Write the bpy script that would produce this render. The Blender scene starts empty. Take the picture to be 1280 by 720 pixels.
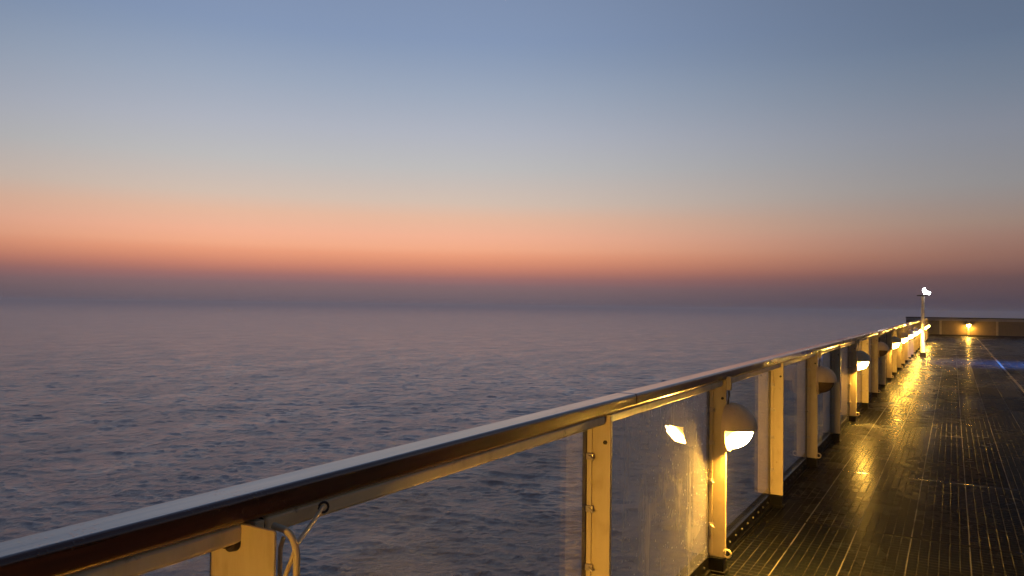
import bpy, bmesh, math, random
import numpy as np
from mathutils import Matrix, Vector

random.seed(7)
rng = np.random.default_rng(11)
scene = bpy.context.scene
COL = scene.collection
PI = math.pi

# ------------------------------------------------------------------ numbers
EYE = 1.45            # camera above the deck (deck surface is z = 0)
SEA_Z = -24.0         # water line
X_IN = -1.08          # inboard edge of posts and hand rail
X_GLASS = -1.176      # plane of the glass panels
T0, DT = 2.60, 1.632  # first post and post spacing along the deck (+Y)
K_MIN, K_MAX = -3, 25
RAIL_TOP, RAIL_BOT = 1.109, 1.058
END_Y = 51.6          # far railing
def ty(k): return T0 + DT * k

# ------------------------------------------------------------------ helpers
def srgb(r, g, b):
    f = lambda c: (c / 255 / 12.92) if c / 255 <= 0.04045 else ((c / 255 + 0.055) / 1.055) ** 2.4
    return (f(r), f(g), f(b), 1.0)

class NT:
    """short hand for building a node tree"""
    def __init__(self, tree):
        self.t = tree; self.n = tree.nodes; self.n.clear()
    def add(self, kind, **kw):
        nd = self.n.new(kind)
        for a, v in kw.items():
            if a.startswith('i_'):
                nd.inputs[a[2:].replace('_', ' ')].default_value = v
            else:
                setattr(nd, a, v)
        return nd
    def link(self, a, b): self.t.links.new(a, b)
    def val(self, sock, v):
        if isinstance(v, (int, float, tuple, list)): sock.default_value = v
        else: self.link(v, sock)
    def math(self, op, a, b=0.0, c=None, clamp=False):
        nd = self.n.new('ShaderNodeMath'); nd.operation = op; nd.use_clamp = clamp
        self.val(nd.inputs[0], a); self.val(nd.inputs[1], b)
        if c is not None: self.val(nd.inputs[2], c)
        return nd.outputs[0]
    def sstep(self, x, lo, hi):
        nd = self.n.new('ShaderNodeMapRange'); nd.interpolation_type = 'SMOOTHSTEP'
        self.val(nd.inputs[0], x); nd.inputs[1].default_value = lo; nd.inputs[2].default_value = hi
        return nd.outputs[0]
    def remap(self, x, a, b, c, d):
        nd = self.n.new('ShaderNodeMapRange')
        self.val(nd.inputs[0], x)
        for i, v in enumerate((a, b, c, d)): nd.inputs[1 + i].default_value = v
        return nd.outputs[0]
    def noise(self, vec, scale, detail=3, rough=0.5, dist=0.0):
        nd = self.n.new('ShaderNodeTexNoise')
        if vec is not None: self.link(vec, nd.inputs['Vector'])
        nd.inputs['Scale'].default_value = scale; nd.inputs['Detail'].default_value = detail
        nd.inputs['Roughness'].default_value = rough; nd.inputs['Distortion'].default_value = dist
        return nd.outputs[0]
    def scaled(self, vec, s, rot=(0, 0, 0)):
        nd = self.n.new('ShaderNodeMapping'); self.link(vec, nd.inputs[0])
        nd.inputs['Scale'].default_value = s; nd.inputs['Rotation'].default_value = rot
        return nd.outputs[0]
    def mix(self, f, a, b):
        nd = self.n.new('ShaderNodeMix'); nd.data_type = 'RGBA'
        self.val(nd.inputs[0], f); self.val(nd.inputs[6], a); self.val(nd.inputs[7], b)
        return nd.outputs[2]
    def bump(self, h, strength, dist=0.01, normal=None):
        nd = self.n.new('ShaderNodeBump')
        nd.inputs['Strength'].default_value = strength; nd.inputs['Distance'].default_value = dist
        self.link(h, nd.inputs['Height'])
        if normal is not None: self.link(normal, nd.inputs['Normal'])
        return nd.outputs[0]
    def sep(self, vec):
        nd = self.n.new('ShaderNodeSeparateXYZ'); self.link(vec, nd.inputs[0]); return nd.outputs
    def obj(self):
        return self.n.new('ShaderNodeTexCoord').outputs['Object']
    def pos(self):
        return self.n.new('ShaderNodeNewGeometry').outputs['Position']
    def principled(self, **kw):
        p = self.n.new('ShaderNodeBsdfPrincipled')
        for a, v in kw.items():
            self.val(p.inputs[a.replace('_', ' ')], v)
        return p
    def out(self, shader, where='Surface'):
        o = self.n.new('ShaderNodeOutputMaterial'); self.link(shader, o.inputs[where]); return o

def new_mat(name):
    m = bpy.data.materials.new(name); m.use_nodes = True
    return m, NT(m.node_tree)

# ------------------------------------------------------------------ materials
def mat_paint(name, col, dirt, rough=0.38, bump=0.25, rust=0.0):
    m, t = new_mat(name)
    p = t.pos()
    n1 = t.noise(p, 7.0, 5, 0.6)
    n2 = t.noise(t.scaled(p, (30, 30, 3.5)), 1.0, 4, 0.6)          # runs down the steel
    f = t.math('MULTIPLY', t.sstep(n1, 0.42, 0.75), t.sstep(n2, 0.35, 0.7))
    c = t.mix(t.math('MULTIPLY', f, 0.7), col, dirt)
    if rust:
        r = t.sstep(t.noise(p, 16.0, 6, 0.65), 0.63, 0.72)
        c = t.mix(t.math('MULTIPLY', r, rust), c, (0.14, 0.045, 0.012, 1))
    nb = t.noise(p, 120.0, 3, 0.6)
    nw = t.noise(p, 14.0, 2, 0.5)
    h = t.math('ADD', t.math('MULTIPLY', nb, 0.35), nw)
    b = t.principled(Base_Color=c, Roughness=t.remap(n1, 0.3, 0.7, rough - 0.1, rough + 0.15))
    b.inputs['Specular IOR Level'].default_value = 0.5
    t.link(t.bump(h, bump, 0.004), b.inputs['Normal'])
    t.out(b.outputs[0]); return m

M_post = mat_paint('cream_paint', (0.50, 0.40, 0.24, 1), (0.30, 0.21, 0.11, 1), 0.40, 0.35, 0.6)
M_bar_lit = mat_paint('cream_bar_lit', (0.78, 0.62, 0.36, 1), (0.50, 0.36, 0.18, 1), 0.40, 0.3, 0.5)  # same cream, paled to stand in for lamplight on the bar
M_pole = mat_paint('pole_paint', (0.70, 0.66, 0.58, 1), (0.42, 0.36, 0.28, 1), 0.4, 0.2, 0.3)
M_endpanel = mat_paint('brown_panel_paint', (0.20, 0.145, 0.085, 1), (0.10, 0.07, 0.04, 1), 0.45, 0.3, 0.2)
M_endband = mat_paint('grey_band_paint', (0.34, 0.31, 0.30, 1), (0.22, 0.19, 0.18, 1), 0.5, 0.2)
M_hull = mat_paint('hull_paint', (0.6, 0.6, 0.6, 1), (0.4, 0.36, 0.3, 1), 0.4, 0.2)
M_hood = mat_paint('lamp_hood_paint', (0.60, 0.45, 0.26, 1), (0.38, 0.26, 0.14, 1), 0.45, 0.3, 0.4)  # hood colour lightened to stand in for the lamp's glow

def mat_plain(name, col, rough, metal=0.0, var=0.35, scale=25.0):
    m, t = new_mat(name)
    p = t.pos(); n = t.noise(p, scale, 4, 0.6)
    c = t.mix(t.remap(n, 0.3, 0.7, 0.0, 1.0), col, tuple(v * (1 - var) for v in col[:3]) + (1,))
    b = t.principled(Base_Color=c, Roughness=t.remap(n, 0.3, 0.7, rough - 0.08, rough + 0.1), Metallic=metal)
    t.link(t.bump(n, 0.2, 0.003), b.inputs['Normal'])
    t.out(b.outputs[0]); return m

M_black = mat_plain('black_kerb_paint', (0.004, 0.0035, 0.003, 1), 0.75)
M_black.node_tree.nodes['Principled BSDF'].inputs['Specular IOR Level'].default_value = 0.12
M_gasket = mat_plain('dark_gasket', (0.03, 0.014, 0.006, 1), 0.6)
M_steel = mat_plain('bolt_steel', (0.45, 0.42, 0.38, 1), 0.3, 0.9)
M_kerbbolt = mat_plain('painted_bolt', (0.05, 0.045, 0.04, 1), 0.5, 0.2)
M_brass = mat_plain('clamp_steel', (0.55, 0.47, 0.36, 1), 0.32, 0.6)
M_cable = mat_plain('cable_sheath', (0.05, 0.045, 0.04, 1), 0.5)
M_capdark = mat_plain('dark_cap', (0.025, 0.016, 0.014, 1), 0.35)

def mat_wood():
    m, t = new_mat('varnished_rail_wood')
    o = t.pos()
    grain = t.noise(t.scaled(o, (70, 2.2, 70)), 1.0, 5, 0.62, 0.6)
    broad = t.noise(t.scaled(o, (9, 0.9, 9)), 1.0, 3, 0.5)
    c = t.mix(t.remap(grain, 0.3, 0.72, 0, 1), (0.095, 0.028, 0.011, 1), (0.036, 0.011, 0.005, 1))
    worn_skylit = t.math('MULTIPLY', t.sstep(broad, 0.42, 0.66), t.sstep(grain, 0.35, 0.65))
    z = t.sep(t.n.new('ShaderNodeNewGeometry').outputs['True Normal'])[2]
    worn_skylit = t.math('MULTIPLY', t.math('ADD', t.math('MULTIPLY', worn_skylit, 0.5), 0.5), t.sstep(z, 0.80, 0.99))   # weathered upper face, paled all over for the sky's sheen
    c = t.mix(t.math('MULTIPLY', worn_skylit, 0.8), c, (0.20, 0.155, 0.135, 1))
    crack = t.sstep(t.noise(t.scaled(o, (160, 3.0, 160)), 1.0, 2, 0.5), 0.70, 0.74)
    c = t.mix(t.math('MULTIPLY', crack, 0.8), c, (0.006, 0.004, 0.003, 1))
    # fine beads of dew: small bright-edged dimples in the gloss
    v = t.add('ShaderNodeTexVoronoi'); t.link(o, v.inputs['Vector']); v.inputs['Scale'].default_value = 110.0
    dew = t.sstep(v.outputs['Distance'], 0.30, 0.12)
    dew = t.math('MULTIPLY', dew, t.sstep(t.noise(o, 5.0, 2), 0.50, 0.62))
    h = t.math('ADD', t.math('MULTIPLY', grain, 0.55), t.math('MULTIPLY', broad, 1.2))
    h = t.math('SUBTRACT', h, t.math('MULTIPLY', crack, 0.8))
    h = t.math('ADD', h, t.math('MULTIPLY', dew, 0.5))
    b = t.principled(Base_Color=c, Roughness=t.remap(broad, 0.3, 0.7, 0.24, 0.42))
    b.inputs['Specular IOR Level'].default_value = 0.55
    b.inputs['Coat Weight'].default_value = 0.8; b.inputs['Coat Roughness'].default_value = 0.10
    nrm = t.bump(h, 0.35, 0.004)
    t.link(nrm, b.inputs['Normal']); t.link(t.bump(h, 0.14, 0.004), b.inputs['Coat Normal'])
    t.out(b.outputs[0]); return m
M_wood = mat_wood()

def mat_glass():
    m, t = new_mat('salt_stained_glass')
    p = t.pos()
    fr = t.add('ShaderNodeFresnel')
    back = t.n.new('ShaderNodeNewGeometry').outputs['Backfacing']
    t.link(t.remap(back, 0, 1, 1.5, 1 / 1.5), fr.inputs['IOR'])      # both faces of the pane reflect alike
    tr = t.add('ShaderNodeBsdfTransparent'); tr.inputs[0].default_value = (0.95, 0.96, 0.955, 1)
    gl = t.add('ShaderNodeBsdfGlossy'); gl.inputs['Roughness'].default_value = 0.015
    m1 = t.add('ShaderNodeMixShader')
    t.link(fr.outputs[0], m1.inputs[0]); t.link(tr.outputs[0], m1.inputs[1]); t.link(gl.outputs[0], m1.inputs[2])
    # dried spray: soft clouds, vertical runs and small drops
    cloud = t.sstep(t.noise(p, 2.3, 5, 0.62, 0.5), 0.42, 0.75)
    runs = t.sstep(t.noise(t.scaled(p, (18, 18, 1.6)), 1.0, 4, 0.6, 0.4), 0.50, 0.78)
    film = t.math('ADD', t.math('MULTIPLY', cloud, 0.22), t.math('MULTIPLY', runs, 0.22))
    v = t.add('ShaderNodeTexVoronoi'); t.link(p, v.inputs['Vector']); v.inputs['Scale'].default_value = 34.0
    v.inputs['Randomness'].default_value = 1.0
    keep = t.math('GREATER_THAN', t.sep(v.outputs['Color'])[0], 0.62)
    size = t.math('MULTIPLY', t.sep(v.outputs['Color'])[1], 0.20)
    drop = t.math('MULTIPLY', t.math('LESS_THAN', v.outputs['Distance'], t.math('ADD', size, 0.03)), keep)
    # one pane has been left unwashed, the others carry a thinner film
    y = t.sep(p)[1]
    dirty = t.math('MULTIPLY', t.math('GREATER_THAN', y, T0), t.math('LESS_THAN', y, T0 + DT))
    film = t.math('MULTIPLY', film, t.math('ADD', t.math('MULTIPLY', dirty, 0.95), 0.20))
    drop = t.math('MULTIPLY', drop, t.math('ADD', t.math('MULTIPLY', dirty, 0.8), 0.2))
    fac = t.math('ADD', t.math('ADD', film, t.math('ADD', t.math('MULTIPLY', dirty, 0.13), 0.02)), t.math('MULTIPLY', drop, 0.8), clamp=True)
    df = t.add('ShaderNodeBsdfDiffuse'); df.inputs[0].default_value = (0.75, 0.72, 0.68, 1)
    tl = t.add('ShaderNodeBsdfTranslucent'); tl.inputs[0].default_value = (0.75, 0.72, 0.68, 1)
    dm = t.add('ShaderNodeMixShader'); dm.inputs[0].default_value = 0.45
    t.link(df.outputs[0], dm.inputs[1]); t.link(tl.outputs[0], dm.inputs[2])
    m2 = t.add('ShaderNodeMixShader')
    t.link(fac, m2.inputs[0]); t.link(m1.outputs[0], m2.inputs[1]); t.link(dm.outputs[0], m2.inputs[2])
    t.out(m2.outputs[0]); return m
M_glass = mat_glass()

def mat_emit(name, col, strength):
    m, t = new_mat(name)
    e = t.add('ShaderNodeEmission'); e.inputs[0].default_value = col; e.inputs[1].default_value = strength
    t.out(e.outputs[0]); return m
def mat_lens():
    m, t = new_mat('lit_lamp_lens')
    # frosted bowl: brightest round the bulb, weaker towards the rim
    d = t.add('ShaderNodeVectorMath', operation='DISTANCE'); t.link(t.obj(), d.inputs[0]); d.inputs[1].default_value = (0.052, 0.0, -0.050)
    e = t.add('ShaderNodeEmission'); e.inputs[0].default_value = (1.0, 0.52, 0.070, 1)
    t.link(t.math('ADD', t.math('MULTIPLY', t.sstep(d.outputs['Value'], 0.118, 0.060), 1350.0), 8.0), e.inputs[1])
    t.out(e.outputs[0]); return m
M_lit = mat_lens()
M_white = mat_emit('lit_white_lens', (0.95, 0.98, 1.0, 1), 60.0)
M_blue = mat_emit('lit_blue_lens', (0.05, 0.20, 1.0, 1), 8.0)

def mat_unlit():
    m, t = new_mat('unlit_lamp_lens')
    n = t.noise(t.pos(), 60.0, 3)
    b = t.principled(Base_Color=t.mix(n, (0.20, 0.13, 0.06, 1), (0.10, 0.06, 0.03, 1)), Roughness=0.22)
    t.out(b.outputs[0]); return m
M_unlit = mat_unlit()

def mat_deck():
    m, t = new_mat('wet_rubber_deck')
    p = t.pos(); s = t.sep(p); x, y = s[0], s[1]
    W, O = 0.3187, 0.0875
    def dist_to_line(c, period, off):      # metres to the nearest line of a family
        f = t.math('FRACT', t.math('ADD', t.math('DIVIDE', t.math('SUBTRACT', c, off), period), 1000.5))
        return t.math('MULTIPLY', t.math('ABSOLUTE', t.math('SUBTRACT', f, 0.5)), period)
    wob = t.math('MULTIPLY', t.math('SUBTRACT', t.noise(p, 0.9, 2), 0.5), 0.006)
    xw = t.math('ADD', x, wob)
    seam = t.sstep(dist_to_line(xw, W, O), 0.0048, 0.0022)                     # light caulk between strips
    cross = t.sstep(dist_to_line(t.math('ADD', y, wob), 1.95, 5.53), 0.026, 0.014)     # dark gap between sheets
    rib = t.sstep(dist_to_line(xw, W / 6, O), 0.0042, 0.0015)                   # lengthwise ribs
    crib = t.sstep(dist_to_line(t.math('ADD', y, wob), 0.0542, 0.0), 0.0060, 0.0020)               # cross ribs
    # each sheet differs a little
    ix = t.math('FLOOR', t.math('DIVIDE', t.math('SUBTRACT', x, O), W))
    iy = t.math('FLOOR', t.math('DIVIDE', t.math('SUBTRACT', y, 5.53), 1.95))
    cv = t.add('ShaderNodeCombineXYZ'); t.link(ix, cv.inputs[0]); t.link(iy, cv.inputs[1])
    wn = t.add('ShaderNodeTexWhiteNoise'); wn.noise_dimensions = '2D'; t.link(cv.outputs[0], wn.inputs['Vector'])
    sheet = wn.outputs['Value']
    n_big = t.noise(p, 0.8, 4, 0.6); n_mid = t.noise(p, 6.0, 5, 0.65)
    c = t.mix(t.remap(n_mid, 0.3, 0.7, 0, 1), (0.0060, 0.0072, 0.0090, 1), (0.0035, 0.0042, 0.0054, 1))
    c = t.mix(t.math('MULTIPLY', sheet, 0.75), c, (0.005, 0.005, 0.005, 1))
    c = t.mix(t.math('MULTIPLY', t.math('MULTIPLY', rib, t.math('ADD', 0.25, t.math('MULTIPLY', sheet, 0.6))), t.sstep(t.noise(p, 2.4, 4, 0.65), 0.34, 0.62)), c, (0.060, 0.055, 0.046, 1))
    c = t.mix(t.math('MULTIPLY', t.math('MULTIPLY', crib, t.math('ADD', 0.10, t.math('MULTIPLY', sheet, 0.40))), t.sstep(t.noise(p, 3.1, 4, 0.65), 0.38, 0.62)), c, (0.045, 0.042, 0.035, 1))
    gap = t.sstep(t.noise(p, 3.0, 3), 0.30, 0.50)
    seamf = t.math('MULTIPLY', seam, t.math('ADD', t.math('MULTIPLY', gap, 0.55), 0.25))
    c = t.mix(seamf, c, (0.125, 0.115, 0.098, 1))
    c = t.mix(cross, c, (0.006, 0.006, 0.006, 1))
    # painted lane line on the right
    lane = t.math('ABSOLUTE', t.math('SUBTRACT', x, 1.13))
    lanef = t.math('MULTIPLY', t.sstep(lane, 0.028, 0.022), t.sstep(t.noise(p, 9.0, 4, 0.7), 0.25, 0.5))
    c = t.mix(t.math('MULTIPLY', lanef, 0.8), c, (0.22, 0.19, 0.15, 1))
    wet = t.sstep(t.noise(t.scaled(p, (1.6, 0.7, 1)), 1.0, 4, 0.6), 0.40, 0.62)
    r = t.math('ADD', t.math('MULTIPLY', t.math('SUBTRACT', 1.0, wet), 0.05), 0.23)
    r = t.math('ADD', r, t.math('MULTIPLY', t.math('SUBTRACT', n_mid, 0.5), 0.15))
    puddle = t.math('MULTIPLY', cross, t.sstep(t.noise(p, 2.1, 3), 0.52, 0.60))
    r = t.math('MULTIPLY', r, t.math('SUBTRACT', 1.0, t.math('MULTIPLY', puddle, 0.75)))
    h = t.math('MULTIPLY', rib, -0.9)
    h = t.math('ADD', h, t.math('MULTIPLY', crib, -1.3))
    h = t.math('ADD', h, t.math('MULTIPLY', seam, 0.5))
    h = t.math('ADD', h, t.math('MULTIPLY', cross, -2.0))
    h = t.math('ADD', h, t.math('MULTIPLY', n_mid, 0.4))
    h = t.math('ADD', h, t.math('MULTIPLY', t.noise(p, 90.0, 2, 0.5), 0.06))
    h = t.math('ADD', h, t.math('MULTIPLY', n_big, 1.5))
    # no two sheets lie quite level
    yl = t.math('SUBTRACT', y, t.math('ADD', t.math('MULTIPLY', iy, 1.95), 5.53))
    h = t.math('ADD', h, t.math('MULTIPLY', t.math('MULTIPLY', t.math('SUBTRACT', sheet, 0.5), yl), 7.0))
    nrm = t.bump(h, 0.6, 0.0035)
    df = t.add('ShaderNodeBsdfDiffuse'); t.link(c, df.inputs[0]); t.link(nrm, df.inputs['Normal'])
    gl = t.add('ShaderNodeBsdfGlossy'); gl.inputs[0].default_value = (1, 1, 1, 1); t.link(r, gl.inputs['Roughness']); t.link(nrm, gl.inputs['Normal'])
    lw = t.add('ShaderNodeFresnel'); lw.inputs['IOR'].default_value = 1.33
    sheen = t.math('ADD', t.math('MULTIPLY', t.math('MULTIPLY', lw.outputs[0], lw.outputs[0]), 0.20), 0.003)
    sheen = t.math('MULTIPLY', sheen, t.math('ADD', t.math('MULTIPLY', wet, 0.15), 0.90))
    sheen = t.math('MULTIPLY', sheen, t.math('ADD', t.math('MULTIPLY', sheet, 0.5), 0.72))
    sheen = t.math('ADD', sheen, t.math('MULTIPLY', puddle, 0.07))
    m1 = t.add('ShaderNodeMixShader'); t.link(sheen, m1.inputs[0]); t.link(df.outputs[0], m1.inputs[1]); t.link(gl.outputs[0], m1.inputs[2])
    t.out(m1.outputs[0]); return m
M_deck = mat_deck()

def mat_sea():
    m, t = new_mat('sea_water')
    p = t.pos()
    q = t.scaled(p, (1, 0.62, 1), (0, 0, math.radians(28)))
    # wind patches: ruffled and slick water alternate at every size
    patch = t.noise(t.scaled(p, (1, 0.45, 1), (0, 0, math.radians(28))), 0.10, 8, 0.70, 0.3)
    amp = t.remap(patch, 0.34, 0.66, 0.55, 1.7)
    n0 = t.noise(q, 0.11, 3, 0.6, 0.5)
    n1 = t.noise(q, 0.85, 5, 0.62, 0.5)
    n2 = t.noise(q, 2.6, 4, 0.62, 0.4)
    def bump(h, dist, prev=None):
        nd = t.n.new('ShaderNodeBump'); nd.inputs['Strength'].default_value = 1.0
        t.link(t.math('MULTIPLY', amp, dist), nd.inputs['Distance']); t.link(h, nd.inputs['Height'])
        if prev is not None: t.link(prev, nd.inputs['Normal'])
        return nd.outputs[0]
    nb = bump(n0, 0.8); nb = bump(n1, 0.27, nb); nb = bump(n2, 0.11, nb)
    b = t.principled(Base_Color=(0.205, 0.168, 0.176, 1), Roughness=t.remap(patch, 0.35, 0.65, 0.08, 0.26), IOR=1.72, Normal=nb)
    t.out(b.outputs[0]); return m
M_sea = mat_sea()

def mat_haze():
    m, t = new_mat('sea_haze')
    v = t.add('ShaderNodeVolumePrincipled')
    v.inputs['Color'].default_value = (0.96, 0.90, 0.93, 1)
    v.inputs['Density'].default_value = 0.00055
    v.inputs['Anisotropy'].default_value = 0.62
    t.out(v.outputs[0], 'Volume'); return m
M_haze = mat_haze()

# ------------------------------------------------------------------ mesh builder
class MB:
    def __init__(self): self.bm = bmesh.new()
    def box(self, x0, x1, y0, y1, z0, z1, bev=0.0, seg=2):
        b = bmesh.new(); bmesh.ops.create_cube(b, size=1.0)
        for v in b.verts:
            v.co = Vector(((x0 + x1) / 2 + v.co.x * (x1 - x0), (y0 + y1) / 2 + v.co.y * (y1 - y0), (z0 + z1) / 2 + v.co.z * (z1 - z0)))
        if bev: bmesh.ops.bevel(b, geom=b.edges[:], offset=bev, segments=seg, affect='EDGES', profile=0.5)
        return self.join(b)
    def tube(self, pts, r, n=12, caps=True):
        pts = [Vector(p) for p in pts]; rings = []; b = bmesh.new()
        up = Vector((0, 0, 1))
        for i, p in enumerate(pts):
            d = (pts[min(i + 1, len(pts) - 1)] - pts[max(i - 1, 0)]).normalized()
            a = d.cross(up if abs(d.dot(up)) < 0.95 else Vector((1, 0, 0))).normalized(); c = d.cross(a).normalized()
            rr = r[i] if isinstance(r, (list, tuple)) else r
            rings.append([b.verts.new(p + a * (rr * math.cos(2 * PI * j / n)) + c * (rr * math.sin(2 * PI * j / n))) for j in range(n)])
        for A, B in zip(rings, rings[1:]):
            for j in range(n): b.faces.new((A[j], A[(j + 1) % n], B[(j + 1) % n], B[j]))
        if caps:
            b.faces.new(rings[0][::-1]); b.faces.new(rings[-1])
        bmesh.ops.recalc_face_normals(b, faces=b.faces[:])
        return self.join(b)
    def prism_y(self, prof, ys, taper_ends=0.0):
        """profile of (x, z) swept along y; ends pulled in a little"""
        b = bmesh.new(); rings = []
        cx = sum(p[0] for p in prof) / len(prof); cz = sum(p[1] for p in prof) / len(prof)
        L = list(ys)
        for i, y in enumerate(L):
            s = 1.0 - (taper_ends if i in (0, len(L) - 1) else 0.0)
            rings.append([b.verts.new((cx + (px - cx) * s, y, cz + (pz - cz) * s)) for px, pz in prof])
        n = len(prof)
        for A, B in zip(rings, rings[1:]):
            for j in range(n): b.faces.new((A[j], A[(j + 1) % n], B[(j + 1) % n], B[j]))
        b.faces.new(rings[0][::-1]); b.faces.new(rings[-1])
        bmesh.ops.recalc_face_normals(b, faces=b.faces[:])
        return self.join(b)
    def join(self, b):
        me = bpy.data.meshes.new('tmp'); b.to_mesh(me); b.free()
        self.bm.from_mesh(me); bpy.data.meshes.remove(me); return self
    def xf(self, M): self.bm.transform(M); return self
    def build(self, name, mat, parent=None, smooth=True):
        me = bpy.data.meshes.new(name); self.bm.to_mesh(me); self.bm.free()
        me.materials.append(mat)
        if smooth:
            for p in me.polygons: p.use_smooth = True
            try: me.set_sharp_from_angle(angle=math.radians(35))
            except Exception: pass
        o = bpy.data.objects.new(name, me); COL.objects.link(o)
        if smooth:
            w = o.modifiers.new('flat_faces', 'WEIGHTED_NORMAL'); w.keep_sharp = True; w.weight = 90
        if parent is not None: o.parent = parent
        return o

def tag(o, label=None, cat=None, group=None, kind=None):
    if label: o['label'] = label
    if cat: o['category'] = cat
    if group: o['group'] = group
    if kind: o['kind'] = kind
    return o

def empty(name, loc=(0, 0, 0), rz=0.0):
    o = bpy.data.objects.new(name, None); COL.objects.link(o)
    o.location = loc; o.rotation_euler = (0, 0, rz); o.empty_display_size = 0.1
    return o

def copy_tree(o, parent=None):
    c = o.copy(); COL.objects.link(c)
    if parent is not None: c.parent = parent
    for ch in list(o.children): copy_tree(ch, c)
    return c

# ------------------------------------------------------------------ sky (world)
def ramp_points(raw, cosf, yh):
    pts = []
    for y, c in raw:
        pts.append((math.atan((yh - y) / 950.0 * cosf), srgb(*c)))
    return sorted(pts)
SUN = ramp_points([(32, (132, 150, 181)), (49, (137, 154, 182)), (100, (155, 167, 187)), (155, (175, 179, 191)), (200, (189, 187, 187)), (245, (212, 190, 175)),
                   (266, (230, 184, 158)), (290, (243, 178, 148)), (305, (243, 171, 137)), (315, (234, 155, 122)), (325, (217, 140, 113)), (332, (199, 127, 109)),
                   (338, (179, 117, 106)), (344, (157, 108, 107)), (354, (130, 103, 108)), (362, (121, 101, 106)), (371, (112, 97, 104)), (378.8, (109, 97, 105))], 0.96, 378.8)
ANTI = ramp_points([(32, (98, 114, 138)), (45, (101, 117, 140)), (100, (114, 126, 144)), (155, (129, 134, 147)), (225, (140, 138, 140)),
                    (275, (150, 128, 118)), (295, (148, 115, 105)), (315, (139, 102, 93)), (338, (112, 82, 82)), (345, (98, 76, 80)), (375, (75, 66, 78)), (390, (72, 65, 77))], 0.84, 390.2)
HIGH_S = [(0.62, (100, 116, 148)), (1.0, (74, 86, 112)), (1.57, (54, 62, 84))]
HIGH_A = [(0.62, (76, 88, 112)), (1.0, (60, 70, 94)), (1.57, (54, 62, 84))]

def make_world():
    w = bpy.data.worlds.new('World'); scene.world = w; w.use_nodes = True
    t = NT(w.node_tree)
    tc = t.add('ShaderNodeTexCoord')
    nrm = t.add('ShaderNodeVectorMath', operation='NORMALIZE'); t.link(tc.outputs['Generated'], nrm.inputs[0])
    s = t.sep(nrm.outputs[0])
    elev = t.math('ARCSINE', s[2])
    nz = t.noise(t.scaled(nrm.outputs[0], (1.5, 1.5, 14)), 1.0, 3, 0.5)      # the bands are never quite level
    elev = t.math('ADD', elev, t.math('MULTIPLY', t.math('SUBTRACT', nz, 0.5), 0.008))
    # position on the ramp: sqrt so that the low sky has room
    posn = t.math('SQRT', t.math('DIVIDE', t.math('MAXIMUM', elev, 0.0), PI / 2))
    def ramp(points, high):
        r = t.add('ShaderNodeValToRGB'); cr = r.color_ramp; cr.interpolation = 'LINEAR'
        pts = [(math.sqrt(max(e, 0) / (PI / 2)), c) for e, c in points] + [(math.sqrt(e / (PI / 2)), srgb(*c)) for e, c in high]
        while len(cr.elements) < len(pts): cr.elements.new(0.5)
        for el, (p, c) in zip(cr.elements, pts): el.position = min(p, 1.0)
        for el, (p, c) in zip(cr.elements, pts): el.color = c
        t.link(posn, r.inputs[0]); return r.outputs[0]
    a, b = ramp(SUN, HIGH_S), ramp(ANTI, HIGH_A)
    yaw = math.radians(30.14 + 12.0)
    sun = (-math.sin(yaw), math.cos(yaw))
    hl = t.math('SQRT', t.math('ADD', t.math('MULTIPLY', s[0], s[0]), t.math('MULTIPLY', s[1], s[1])))
    dot = t.math('DIVIDE', t.math('ADD', t.math('MULTIPLY', s[0], sun[0]), t.math('MULTIPLY', s[1], sun[1])), t.math('MAXIMUM', hl, 1e-4))
    ang = t.math('ARCCOSINE', dot)
    f = t.sstep(ang, math.radians(6), math.radians(50))
    c = t.mix(f, a, b)
    c = t.mix(t.sstep(ang, math.radians(55), math.radians(140)), c, t.mix(0.62, c, (0.02, 0.022, 0.035, 1)))     # sky away from the sunset dimmed in place of a deckhouse's shade
    bg = t.add('ShaderNodeBackground'); t.link(c, bg.inputs[0]); bg.inputs[1].default_value = 1.0
    # a trace of the physical twilight sky over it (sun already below the horizon)
    sky = t.add('ShaderNodeTexSky', sky_type='NISHITA'); sky.sun_disc = False
    sky.sun_elevation = math.radians(-3.0); sky.sun_rotation = -yaw
    bg2 = t.add('ShaderNodeBackground'); t.link(sky.outputs[0], bg2.inputs[0]); bg2.inputs[1].default_value = 0.05
    ad = t.add('ShaderNodeAddShader'); t.link(bg.outputs[0], ad.inputs[0]); t.link(bg2.outputs[0], ad.inputs[1])
    o = t.n.new('ShaderNodeOutputWorld'); t.link(ad.outputs[0], o.inputs[0])
make_world()

# ------------------------------------------------------------------ sea
def wave_tile(N, L, lam0, lam1, slope, wind_deg, seed, spread=4.0):
    g = np.random.default_rng(seed)
    k1 = np.fft.fftfreq(N, L / N) * 2 * np.pi
    kx, ky = np.meshgrid(k1, k1, indexing='ij'); k = np.hypot(kx, ky); k[0, 0] = 1
    w = np.array([math.cos(math.radians(wind_deg)), math.sin(math.radians(wind_deg))])
    c = np.abs((kx * w[0] + ky * w[1]) / k)
    lam = 2 * np.pi / k
    Lw = 1.7
    P = np.exp(-1 / (k * Lw) ** 2) / k ** 4 * (c ** spread + 0.06)
    P *= (lam >= lam0) & (lam < lam1); P[0, 0] = 0
    H = (g.normal(size=(N, N)) + 1j * g.normal(size=(N, N))) * np.sqrt(P)
    h = np.fft.ifft2(H).real
    gx = np.fft.ifft2(1j * kx * np.fft.fft2(h)).real; gy = np.fft.ifft2(1j * ky * np.fft.fft2(h)).real
    s = slope / math.sqrt((gx ** 2 + gy ** 2).mean())
    hf = np.fft.fft2(h * s)
    dx = np.fft.ifft2(1j * kx / k * hf).real; dy = np.fft.ifft2(1j * ky / k * hf).real
    return h * s, dx, dy

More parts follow.
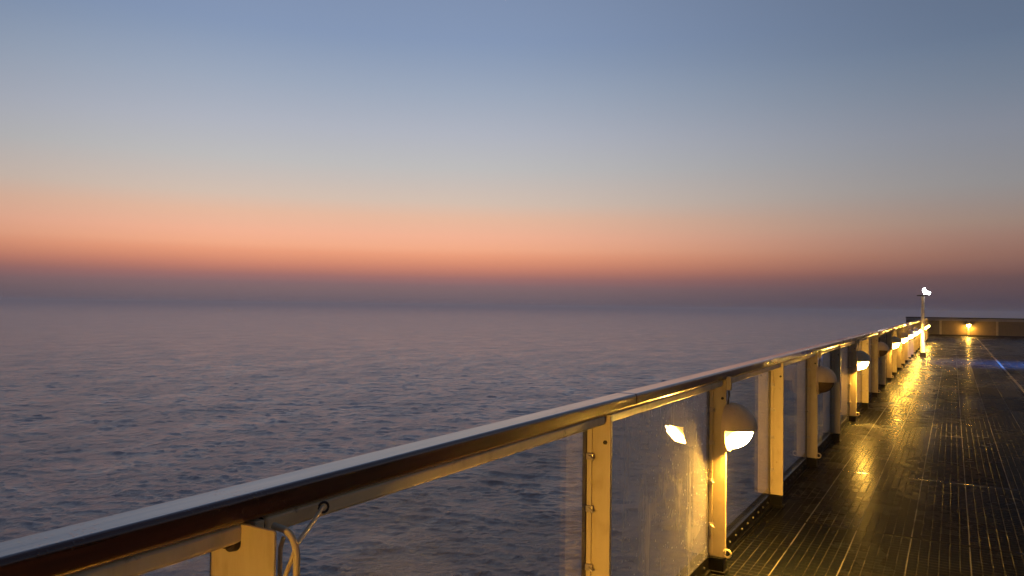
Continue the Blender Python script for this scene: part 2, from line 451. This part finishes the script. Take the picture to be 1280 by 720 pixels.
def sample(tile, L, x, y):
    N = tile.shape[0]
    u = (x / L) % 1 * N; v = (y / L) % 1 * N
    i = np.floor(u).astype(int); j = np.floor(v).astype(int); fu, fv = u - i, v - j
    i %= N; j %= N; i1 = (i + 1) % N; j1 = (j + 1) % N
    return tile[i, j] * (1 - fu) * (1 - fv) + tile[i1, j] * fu * (1 - fv) + tile[i, j1] * (1 - fu) * fv + tile[i1, j1] * fu * fv

def build_sea():
    px = np.concatenate([np.geomspace(22800, 460, 50)[:-1], np.arange(460, 130, -0.45), np.arange(130, 12, -0.24), np.geomspace(12, 3.2, 50)])
    r = 22800 / px; dr = np.gradient(r)
    lo, hi = math.radians(30.14 - 45), math.radians(30.14 + 45)          # angle left of +Y
    fine = np.arange(lo, hi, math.radians(0.075))
    coarse = np.linspace(hi, lo + 2 * PI, 260)[:-1]
    th = np.concatenate([fine, coarse]); nt, nr = len(th), len(r)
    dth = np.concatenate([np.full(len(fine), math.radians(0.075)), np.full(len(coarse), math.radians(1.05))])
    R, TH = np.meshgrid(r, th, indexing='ij')
    X, Y = -R * np.sin(TH), R * np.cos(TH)
    cell = np.maximum(dr[:, None] * np.ones_like(TH), R * dth[None, :])
    Z = np.zeros_like(R); DX = np.zeros_like(R); DY = np.zeros_like(R)
    g1 = wave_tile(512, 307.0, 9, 70, 0.05, 112, 8, 0.0)[0]; g1 /= g1.std()
    g2 = wave_tile(512, 119.0, 5, 22, 0.05, 96, 9, 0.0)[0]; g2 /= g2.std()
    env = np.exp(0.10 * sample(g1, 307.0, X, Y) + 0.12 * sample(g2, 119.0, X, Y) - 0.01)       # waves come in groups: a few steep, most slack
    for (N, L, l0, l1, sl, wd, sd) in ((1024, 311.0, 3.4, 13, 0.052, 112, 1), (1024, 97.0, 1.1, 3.4, 0.104, 105, 2), (512, 19.0, 0.38, 1.1, 0.090, 118, 3)):
        h, dx, dy = wave_tile(N, L, l0, l1, sl, wd, sd)
        f = np.clip((l0 * 3.6 - cell) / (l0 * 2.2), 0, 1)
        if l0 < 1: f = np.clip((0.55 - cell) / 0.3, 0, 1)
        f = f * (env if l0 < 3 else env ** 0.5)
        m = f > 0
        Z[m] += sample(h, L, X[m], Y[m]) * f[m]
        DX[m] += sample(dx, L, X[m], Y[m]) * f[m] * 1.1; DY[m] += sample(dy, L, X[m], Y[m]) * f[m] * 1.1
    co = np.stack([X + DX, Y + DY, Z + SEA_Z], -1).reshape(-1, 3).astype(np.float32)
    i = np.arange(nr - 1)[:, None]; j = np.arange(nt)[None, :]; j1 = (j + 1) % nt
    quads = np.stack([i * nt + j, i * nt + j1 + 0 * i, (i + 1) * nt + j1, (i + 1) * nt + j], -1).reshape(-1, 4)[:, ::-1]
    me = bpy.data.meshes.new('sea')
    me.vertices.add(len(co)); me.vertices.foreach_set('co', co.ravel())
    nf = len(quads)
    me.loops.add(nf * 4); me.loops.foreach_set('vertex_index', quads.ravel().astype(np.int32))
    me.polygons.add(nf); me.polygons.foreach_set('loop_start', np.arange(0, nf * 4, 4, dtype=np.int32))
    me.polygons.foreach_set('use_smooth', np.ones(nf, dtype=bool))
    me.update(calc_edges=True)
    if me.polygons[0].normal.z < 0: me.flip_normals()
    me.materials.append(M_sea)
    o = bpy.data.objects.new('sea', me); COL.objects.link(o)
    tag(o, 'grey purple sea with small waves fading into haze', kind='structure')
build_sea()

hz = MB(); hz.box(-7200, 7200, -7200, 7200, SEA_Z - 3.0, 6.0)
tag(hz.build('haze', M_haze, smooth=False), 'pale dusk haze over the sea', kind='stuff')

# ------------------------------------------------------------------ ship: hull and deck
Y0, Y1 = -14.0, END_Y
d = MB(); d.box(-1.30, 9.0, Y0, 43.6, -0.25, 0.0); d.box(-2.6, 9.0, 43.6, END_Y + 2.4, -0.25, 0.0)
tag(d.build('deck', M_deck, smooth=False), 'dark wet ribbed ship deck with pale seams', kind='structure')
h = MB(); h.box(-1.27, 9.0, Y0, 43.6, SEA_Z - 1.0, -0.26); h.box(-2.57, 9.0, 43.6, END_Y + 2.3, SEA_Z - 1.0, -0.26)
tag(h.build('ship_hull', M_hull, smooth=False), 'pale steel ship side below the open deck', 'ship hull')

# ------------------------------------------------------------------ side railing
rail = empty('ship_railing', (X_GLASS, ty(0), 0))
tag(rail, 'long glass railing with a thick brown wooden hand rail along the left deck edge', 'railing')
RO = Matrix.Translation((-X_GLASS, -ty(0), 0))        # parts are built in world units, then made local
def rpart(mb, name, mat, parent=None, smooth=True):
    mb.xf(RO); return mb.build(name, mat, parent or rail, smooth)

# hand rail profile (x, z), rounded
def rail_profile(dx=0.0, dz=0.0):
    x0, x1, z0, z1 = -1.168 + dx, X_IN + dx, RAIL_BOT + dz, RAIL_TOP + dz
    pts = []
    for cx, cz, r, a0 in ((x1 - 0.011, z1 - 0.011, 0.011, 0), (x0 + 0.014, z1 - 0.014, 0.014, 90), (x0 + 0.010, z0 + 0.010, 0.010, 180), (x1 - 0.014, z0 + 0.014, 0.014, 270)):
        for q in range(6):
            a = math.radians(a0 + 90 * q / 5); pts.append((cx + r * math.cos(a), cz + r * math.sin(a)))
    return pts
joints = [Y0 + 0.5, -3.68, 2.85, 9.38, 15.9, 22.4, 29.0, 35.5, 43.5]
offs = [(0, 0), (0, 0), (0.0, 0.0), (0.004, 0.003), (0.001, -0.001), (-0.002, 0.002), (0.001, 0.0), (0, 0.001)]
for (a, b), (ox, oz) in zip(zip(joints, joints[1:]), offs):
    ys = [a + 0.002, a + 0.008] + list(np.linspace(a + 0.02, b - 0.02, 12)) + [b - 0.008, b - 0.002]
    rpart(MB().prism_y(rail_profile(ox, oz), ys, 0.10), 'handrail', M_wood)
rp = None
# slim steel tube under the rail, one length per bay, near end blackened as if open
for k in range(-8, K_MAX):
    a, b = ty(k), ty(k + 1)
    rpart(MB().box(-1.126, -1.094, a + 0.026, b - 0.024, 1.021, 1.0565, 0.009, 4), 'under_rail_bar', M_bar_lit)
    if k < 6:
        rpart(MB().tube([(-1.110, a + 0.0205, 1.040), (-1.110, a + 0.0262, 1.040)], 0.0135, 14), 'bar_bore_shade', M_black)  # black disc stands in for the shade inside the open end
    # kerb under the glass, with a bolted toe plate
    kb = MB(); kb.box(-1.200, -1.168, a + 0.0015, b - 0.0015, 0.0, 0.080, 0.004)
    kb.box(-1.1675, -1.150, a + 0.012, b - 0.012, 0.0, 0.014, 0.002)
    ko = rpart(kb, 'kerb', M_black)
    if -2 < k < 7:
        n = 10
        bolt = None
        for i in range(n):
            yy = a + 0.12 + (b - a - 0.24) * i / (n - 1)
            if bolt is None:
                bo = MB(); bo.tube([(-1.1685, yy, 0.045), (-1.1600, yy, 0.045)], [0.008, 0.0065], 6)
                bolt = rpart(bo, 'bolt', M_kerbbolt, ko); y_first = yy
            else:
                c = bolt.copy(); COL.objects.link(c); c.parent = ko; c.location = (0, yy - y_first, 0)
    # glass
    rpart(MB().box(-1.182, -1.170, a + 0.024, b - 0.024, 0.082, 1.055, 0.0015, 1), 'glass_panel', M_glass, smooth=False)

def make_post():
    e = MB()
    e.box(-1.1685, X_IN, -0.011, 0.011, 0.084, RAIL_BOT - 0.001, 0.0035)
    e.box(-1.1690, -1.150, -0.0205, -0.0112, 0.10, RAIL_BOT - 0.002, 0.002)         # glazing bead, near side
    e.box(-1.1690, -1.150, 0.0112, 0.0205, 0.10, RAIL_BOT - 0.002, 0.002)
    return e
def add_post(k, detail):
    y = ty(k)
    M = Matrix.Translation((0, y, 0))
    p = rpart(make_post().xf(M), 'post', M_post)
    g = MB().box(-1.1855, -1.1695, -0.0225, 0.0225, 0.082, RAIL_BOT - 0.002); rpart(g.xf(M), 'gasket', M_gasket, p)
    f = MB(); f.box(-1.166, X_IN - 0.004, -0.030, 0.030, 0.0, 0.0835, 0.003); f.box(-1.149, X_IN + 0.006, -0.046, 0.046, 0.0, 0.014, 0.003)
    rpart(f.xf(M), 'foot', M_black, p)
    if detail:
        for z in (0.27, 0.50, 0.72, 0.90):
            zz = z + random.uniform(-0.012, 0.012)
            c = MB(); c.box(-1.168, -1.140, -0.0320, -0.0208, zz - 0.012, zz + 0.012, 0.003)
            c.tube([(-1.150, -0.0322, zz), (-1.150, -0.042, zz)], [0.008, 0.006], 8)
            c.tube([(-1.156, -0.037, zz + 0.004), (-1.133, -0.040, zz - 0.008)], [0.0045, 0.003], 8)
            rpart(c.xf(M), 'glass_clamp', M_brass, p)
        c = MB(); c.tube([(-1.10, -0.0112, 0.955), (-1.10, -0.018, 0.955)], [0.0085, 0.007], 6)
        c.tube([(-1.10, -0.018, 0.955), (-1.10, -0.022, 0.955)], 0.004, 8)
        rpart(c.xf(M), 'bolt', M_gasket, p)
    if k % 2 == 1 and -2 < k < 16:       # lashing eye at the foot
        pts = [(X_IN + 0.012 + 0.020 * math.cos(a), -0.014, 0.112 + 0.020 * math.sin(a)) for a in np.linspace(0, 2 * PI, 17)]
        rpart(MB().tube(pts, 0.0055, 8, False).xf(M), 'lashing_eye', M_post, p)
    return p
for k in range(-8, K_MAX + 1): add_post(k, -2 < k < 9)

# bent tube bracket and stay at the near post
y = ty(-1)
br = MB()
arc = [(-0.988, y, 0.35), (-0.988, y, 1.005)] + [(-0.988 - 0.036 * (1 - math.cos(a)), y, 1.005 + 0.046 * math.sin(a)) for a in np.linspace(0.15, PI / 2, 9)] + [(-1.046, y, 1.053)]
br.tube(arc, 0.0062, 14)
br.tube([(-1.024, y - 0.006, 0.940), (-0.990, y - 0.002, 1.020)], 0.0042, 10)
br.tube([(-1.020, y - 0.008, 0.60), (-1.020, y - 0.008, 1.020), (-1.014, y - 0.006, 1.040)], 0.0040, 10)
rpart(br, 'bracket_tube', M_post)
rpart(MB().tube([(-0.989, y, 1.030), (-1.026, y + 0.07, 1.040), (-1.068, y + 0.145, 1.052)], 0.0042, 10), 'stay_rod', M_post)
pts = [(-1.071 + 0.004 * math.cos(a), y + 0.15 + 0.009 * math.cos(a), 1.049 + 0.010 * math.sin(a)) for a in np.linspace(0, 2 * PI, 15)]
rpart(MB().tube(pts, 0.0026, 8, False), 'stay_ring', M_gasket)
pl = MB(); pl.box(-1.176, -1.012, -0.020, -0.0125, 0.30, RAIL_BOT - 0.002, 0.004)
rpart(pl.xf(Matrix.Translation((0, y - 0.010, 0))), 'post_plate', M_post)
pl = MB(); pl.tube([(-1.112, y - 0.0302, 1.022), (-1.112, y - 0.042, 1.022)], [0.017, 0.015], 18); pl.tube([(-1.112, y - 0.042, 1.022), (-1.112, y - 0.052, 1.022)], 0.008, 6)
rpart(pl, 'plate_bolt', M_gasket)

# ------------------------------------------------------------------ bulkhead lamps
def shell(R, depth, lat0, lat1, thick=0.0, nu=28, nv=14):
    """part of a half ellipsoid bulging towards +X, lat measured about the Y axis: 0 = top, pi = bottom"""
    b = bmesh.new(); rings = []
    for i in range(nv + 1):
        a = lat0 + (lat1 - lat0) * i / nv
        ring = []
        for j in range(nu + 1):
            u = -PI / 2 + PI * j / nu
            # direction: y = sin(u); the rest cos(u) in the xz half disc
            ring.append(b.verts.new((depth * math.cos(u) * math.sin(a), R * math.sin(u), R * math.cos(u) * math.cos(a))))
        rings.append(ring)
    for A, B in zip(rings, rings[1:]):
        for j in range(nu):
            b.faces.new((A[j], A[j + 1], B[j + 1], B[j]))
    b.faces.new(rings[0]); b.faces.new(rings[-1][::-1])          # flat back and flat top / underside
    bmesh.ops.remove_doubles(b, verts=b.verts[:], dist=1e-5)
    if thick:
        bmesh.ops.recalc_face_normals(b, faces=b.faces[:])
        bmesh.ops.solidify(b, geom=b.faces[:], thickness=thick)
    bmesh.ops.recalc_face_normals(b, faces=b.faces[:])
    return b
def make_lamp(lit):
    root = empty('bulkhead_lamp')
    MB().join(shell(0.138, 0.140, 0.0, PI / 2 + 0.03)).build('hood', M_hood, root)
    lens = MB().join(shell(0.112, 0.116, PI / 2 + 0.05, PI - 0.02)); 
    lens.build('lens', M_lit if lit else M_unlit, root)
    bp = MB(); bp.tube([(-0.022, 0, 0.004), (-0.002, 0, 0.004)], [0.126, 0.130], 32); bp.build('back_plate', M_hood, root)
    b = MB(); b.box(-0.014, 0.012, -0.05, -0.026, -0.012 + 0.22, 0.012 + 0.27, 0.004)
    b.build('junction_box', M_post, root)
    MB().tube([(-0.003, -0.038, 0.206), (-0.001, -0.040, 0.18), (-0.008, -0.030, 0.150), (-0.010, -0.020, 0.120)], 0.006, 8).build('cable', M_cable, root)
    return root
LAMP_Z = 0.797
lit0, un0 = make_lamp(True), make_lamp(False)
ordinal = ['first', 'second', 'third', 'fourth', 'fifth', 'sixth', 'seventh', 'eighth', 'ninth', 'tenth', 'eleventh', 'twelfth']
used = set()
def put_lamp(lit, loc, rz, label):
    src = lit0 if lit else un0
    o = src if lit not in used else copy_tree(src)
    used.add(lit)
    o.location = loc; o.rotation_euler = (0, 0, rz)
    tag(o, label, 'lamp', 'hooded lamps on the railing posts')
    return o
LX = X_IN + 0.0245
n = 0
for k in range(1, 25, 2):
    lit = k not in (3, 7)
    if k == 1: lab = 'glowing half-hooded lamp nearest the viewer, beside the water-spotted glass'
    elif k == 3: lab = 'unlit half-hooded lamp, second along the glass railing, its lens dark'
    elif k == 7: lab = 'unlit half-hooded lamp, fourth along the railing between two glowing ones'
    elif k == 17: lab = 'glowing half-hooded lamp partly behind the pale light pole'
    elif k == 23: lab = 'glowing half-hooded lamp farthest along the glass railing'
    else: lab = 'glowing half-hooded lamp, %s lamp along the glass railing from the near end' % ordinal[n]
    put_lamp(lit, (LX, ty(k), LAMP_Z), 0, lab); n += 1
nl = put_lamp(True, (LX, ty(-1), LAMP_Z), 0, 'glowing half-hooded lamp on the near post with the bent tube bracket')
for ch in list(nl.children):
    if ch.name.startswith(('junction_box', 'cable')): bpy.data.objects.remove(ch)
put_lamp(True, (LX, ty(-2), LAMP_Z), 0, 'added glowing half-hooded lamp, unseen behind the viewer, brightening the bracket post')  # extra lamp between the regular ones, added to brighten plate and bars
put_lamp(True, (LX, ty(-3), LAMP_Z), 0, 'glowing half-hooded lamp on the post behind the viewer')

# ------------------------------------------------------------------ far railing
er = empty('end_railing', (0.77, END_Y, 0), math.radians(5.0))
tag(er, 'solid brown panelled railing closing off the far end of the deck', 'railing')
a, b = -3.25, 8.2
MB().box(a, b, -0.06, 0.06, 1.045, 1.105, 0.012).build('top_cap', M_capdark, er)
MB().box(a + 0.02, b, -0.045, 0.03, 0.905, 1.043, 0.006).build('rail_board', M_endband, er)
MB().box(a + 0.02, b, -0.05, 0.05, 0.0, 0.10, 0.004).build('kerb', M_black, er)
xs = [1.42 * i for i in range(-2, 6)]
for x0 in xs:
    MB().box(x0 - 0.055, x0 + 0.055, -0.052, -0.012, 0.102, 0.903, 0.005).build('post', M_post, er)
edges = [a + 0.02] + xs + [b]
for x0, x1 in zip(edges, edges[1:]):
    if x1 - x0 < 0.15: continue
    MB().box(x0 + 0.003, x1 - 0.003, -0.010, 0.006, 0.102, 0.903, 0.003).build('panel', M_endpanel, er)
put_lamp(True, (0.77 + 0.078 * math.sin(math.radians(5)), END_Y - 0.078, 0.70), -PI / 2 + math.radians(5.0), 'glowing half-hooded lamp on the brown panelled railing at the far end')

# ------------------------------------------------------------------ light pole
lp = empty('light_pole', (-0.83, 27.5, 0))
tag(lp, 'slim pale pole with small bright white floodlights standing by the railing', 'light pole')
MB().tube([(0, 0, 0.13), (0, 0, 1.0), (0, 0, 1.93)], [0.062, 0.058, 0.05], 16).build('pole', M_pole, lp)
MB().box(-0.09, 0.09, -0.09, 0.09, 0.0, 0.14, 0.01).build('base', M_black, lp)
MB().box(-0.17, 0.10, -0.035, 0.035, 1.93, 1.965, 0.006).build('arm', M_gasket, lp)
def flood(cx, cz, w, hgt, tilt):
    M = Matrix.Translation((cx, -0.02, cz)) @ Matrix.Rotation(math.radians(tilt), 4, 'Y')
    hd = MB(); hd.box(-w / 2 - 0.02, w / 2 + 0.02, 0.0, 0.09, -hgt / 2 - 0.02, hgt / 2 + 0.02, 0.015)
    o = hd.xf(M).build('lamp_head', M_capdark, lp)
    ln = MB(); ln.box(-w / 2, w / 2, -0.022, -0.002, -hgt / 2, hgt / 2, 0.009)
    ln.xf(M).build('lens', M_white, o)
flood(0.045, 2.09, 0.085, 0.17, -14)
flood(0.155, 2.03, 0.095, 0.085, 25)

# ------------------------------------------------------------------ blue floodlight that colours the wet deck from the right
bf = empty('deck_floodlight', (4.6, 25.2, 0))
tag(bf, 'blue floodlight on a short dark post at the right of the deck', 'floodlight')
MB().box(-0.02, 0.10, -0.16, 0.16, 1.90, 2.10, 0.015).build('housing', M_capdark, bf)
MB().box(-0.030, -0.022, -0.13, 0.13, 1.93, 2.07, 0.003).build('lens', M_blue, bf)
MB().box(0.0, 0.08, -0.04, 0.04, 0.0, 1.899, 0.004).build('stand', M_capdark, bf)
ld = bpy.data.lights.new('blue_spot', 'SPOT'); ld.energy = 10000; ld.color = (0.03, 0.22, 1.0)
ld.spot_size = math.radians(74); ld.spot_blend = 1.0; ld.shadow_soft_size = 0.06
lo = bpy.data.objects.new('blue_spot', ld); COL.objects.link(lo); lo.parent = bf
lo.location = (-0.06, 0, 2.0)
lo.rotation_euler = Vector((-2.3, 0, -2.0)).to_track_quat('-Z', 'Y').to_euler()

# ------------------------------------------------------------------ camera and view
cd = bpy.data.cameras.new('camera'); cam = bpy.data.objects.new('camera', cd); COL.objects.link(cam)
cd.sensor_width = 36; cd.lens = 950 / 1280 * 36
cd.clip_start = 0.05; cd.clip_end = 60000
cam.matrix_world = Matrix.Translation((0, 0, EYE)) @ Matrix.Rotation(math.radians(30.14), 4, 'Z') @ Matrix.Rotation(math.radians(90 + 1.34), 4, 'X') @ Matrix.Rotation(math.radians(0.75), 4, 'Z')
scene.camera = cam

scene.render.engine = 'CYCLES'
cy = scene.cycles
cy.use_denoising = True
try: cy.denoiser = 'OPENIMAGEDENOISE'
except Exception: pass
cy.denoising_input_passes = 'RGB_ALBEDO_NORMAL'; cy.denoising_prefilter = 'ACCURATE'
cy.max_bounces = 8; cy.transparent_max_bounces = 16; cy.volume_bounces = 1
cy.sample_clamp_indirect = 6.0; cy.sample_clamp_direct = 0.0
cy.caustics_reflective = False; cy.caustics_refractive = False
vs = scene.view_settings
vs.view_transform = 'Standard'; vs.look = 'None'; vs.exposure = 0.0; vs.gamma = 1.0; vs.use_curve_mapping = False
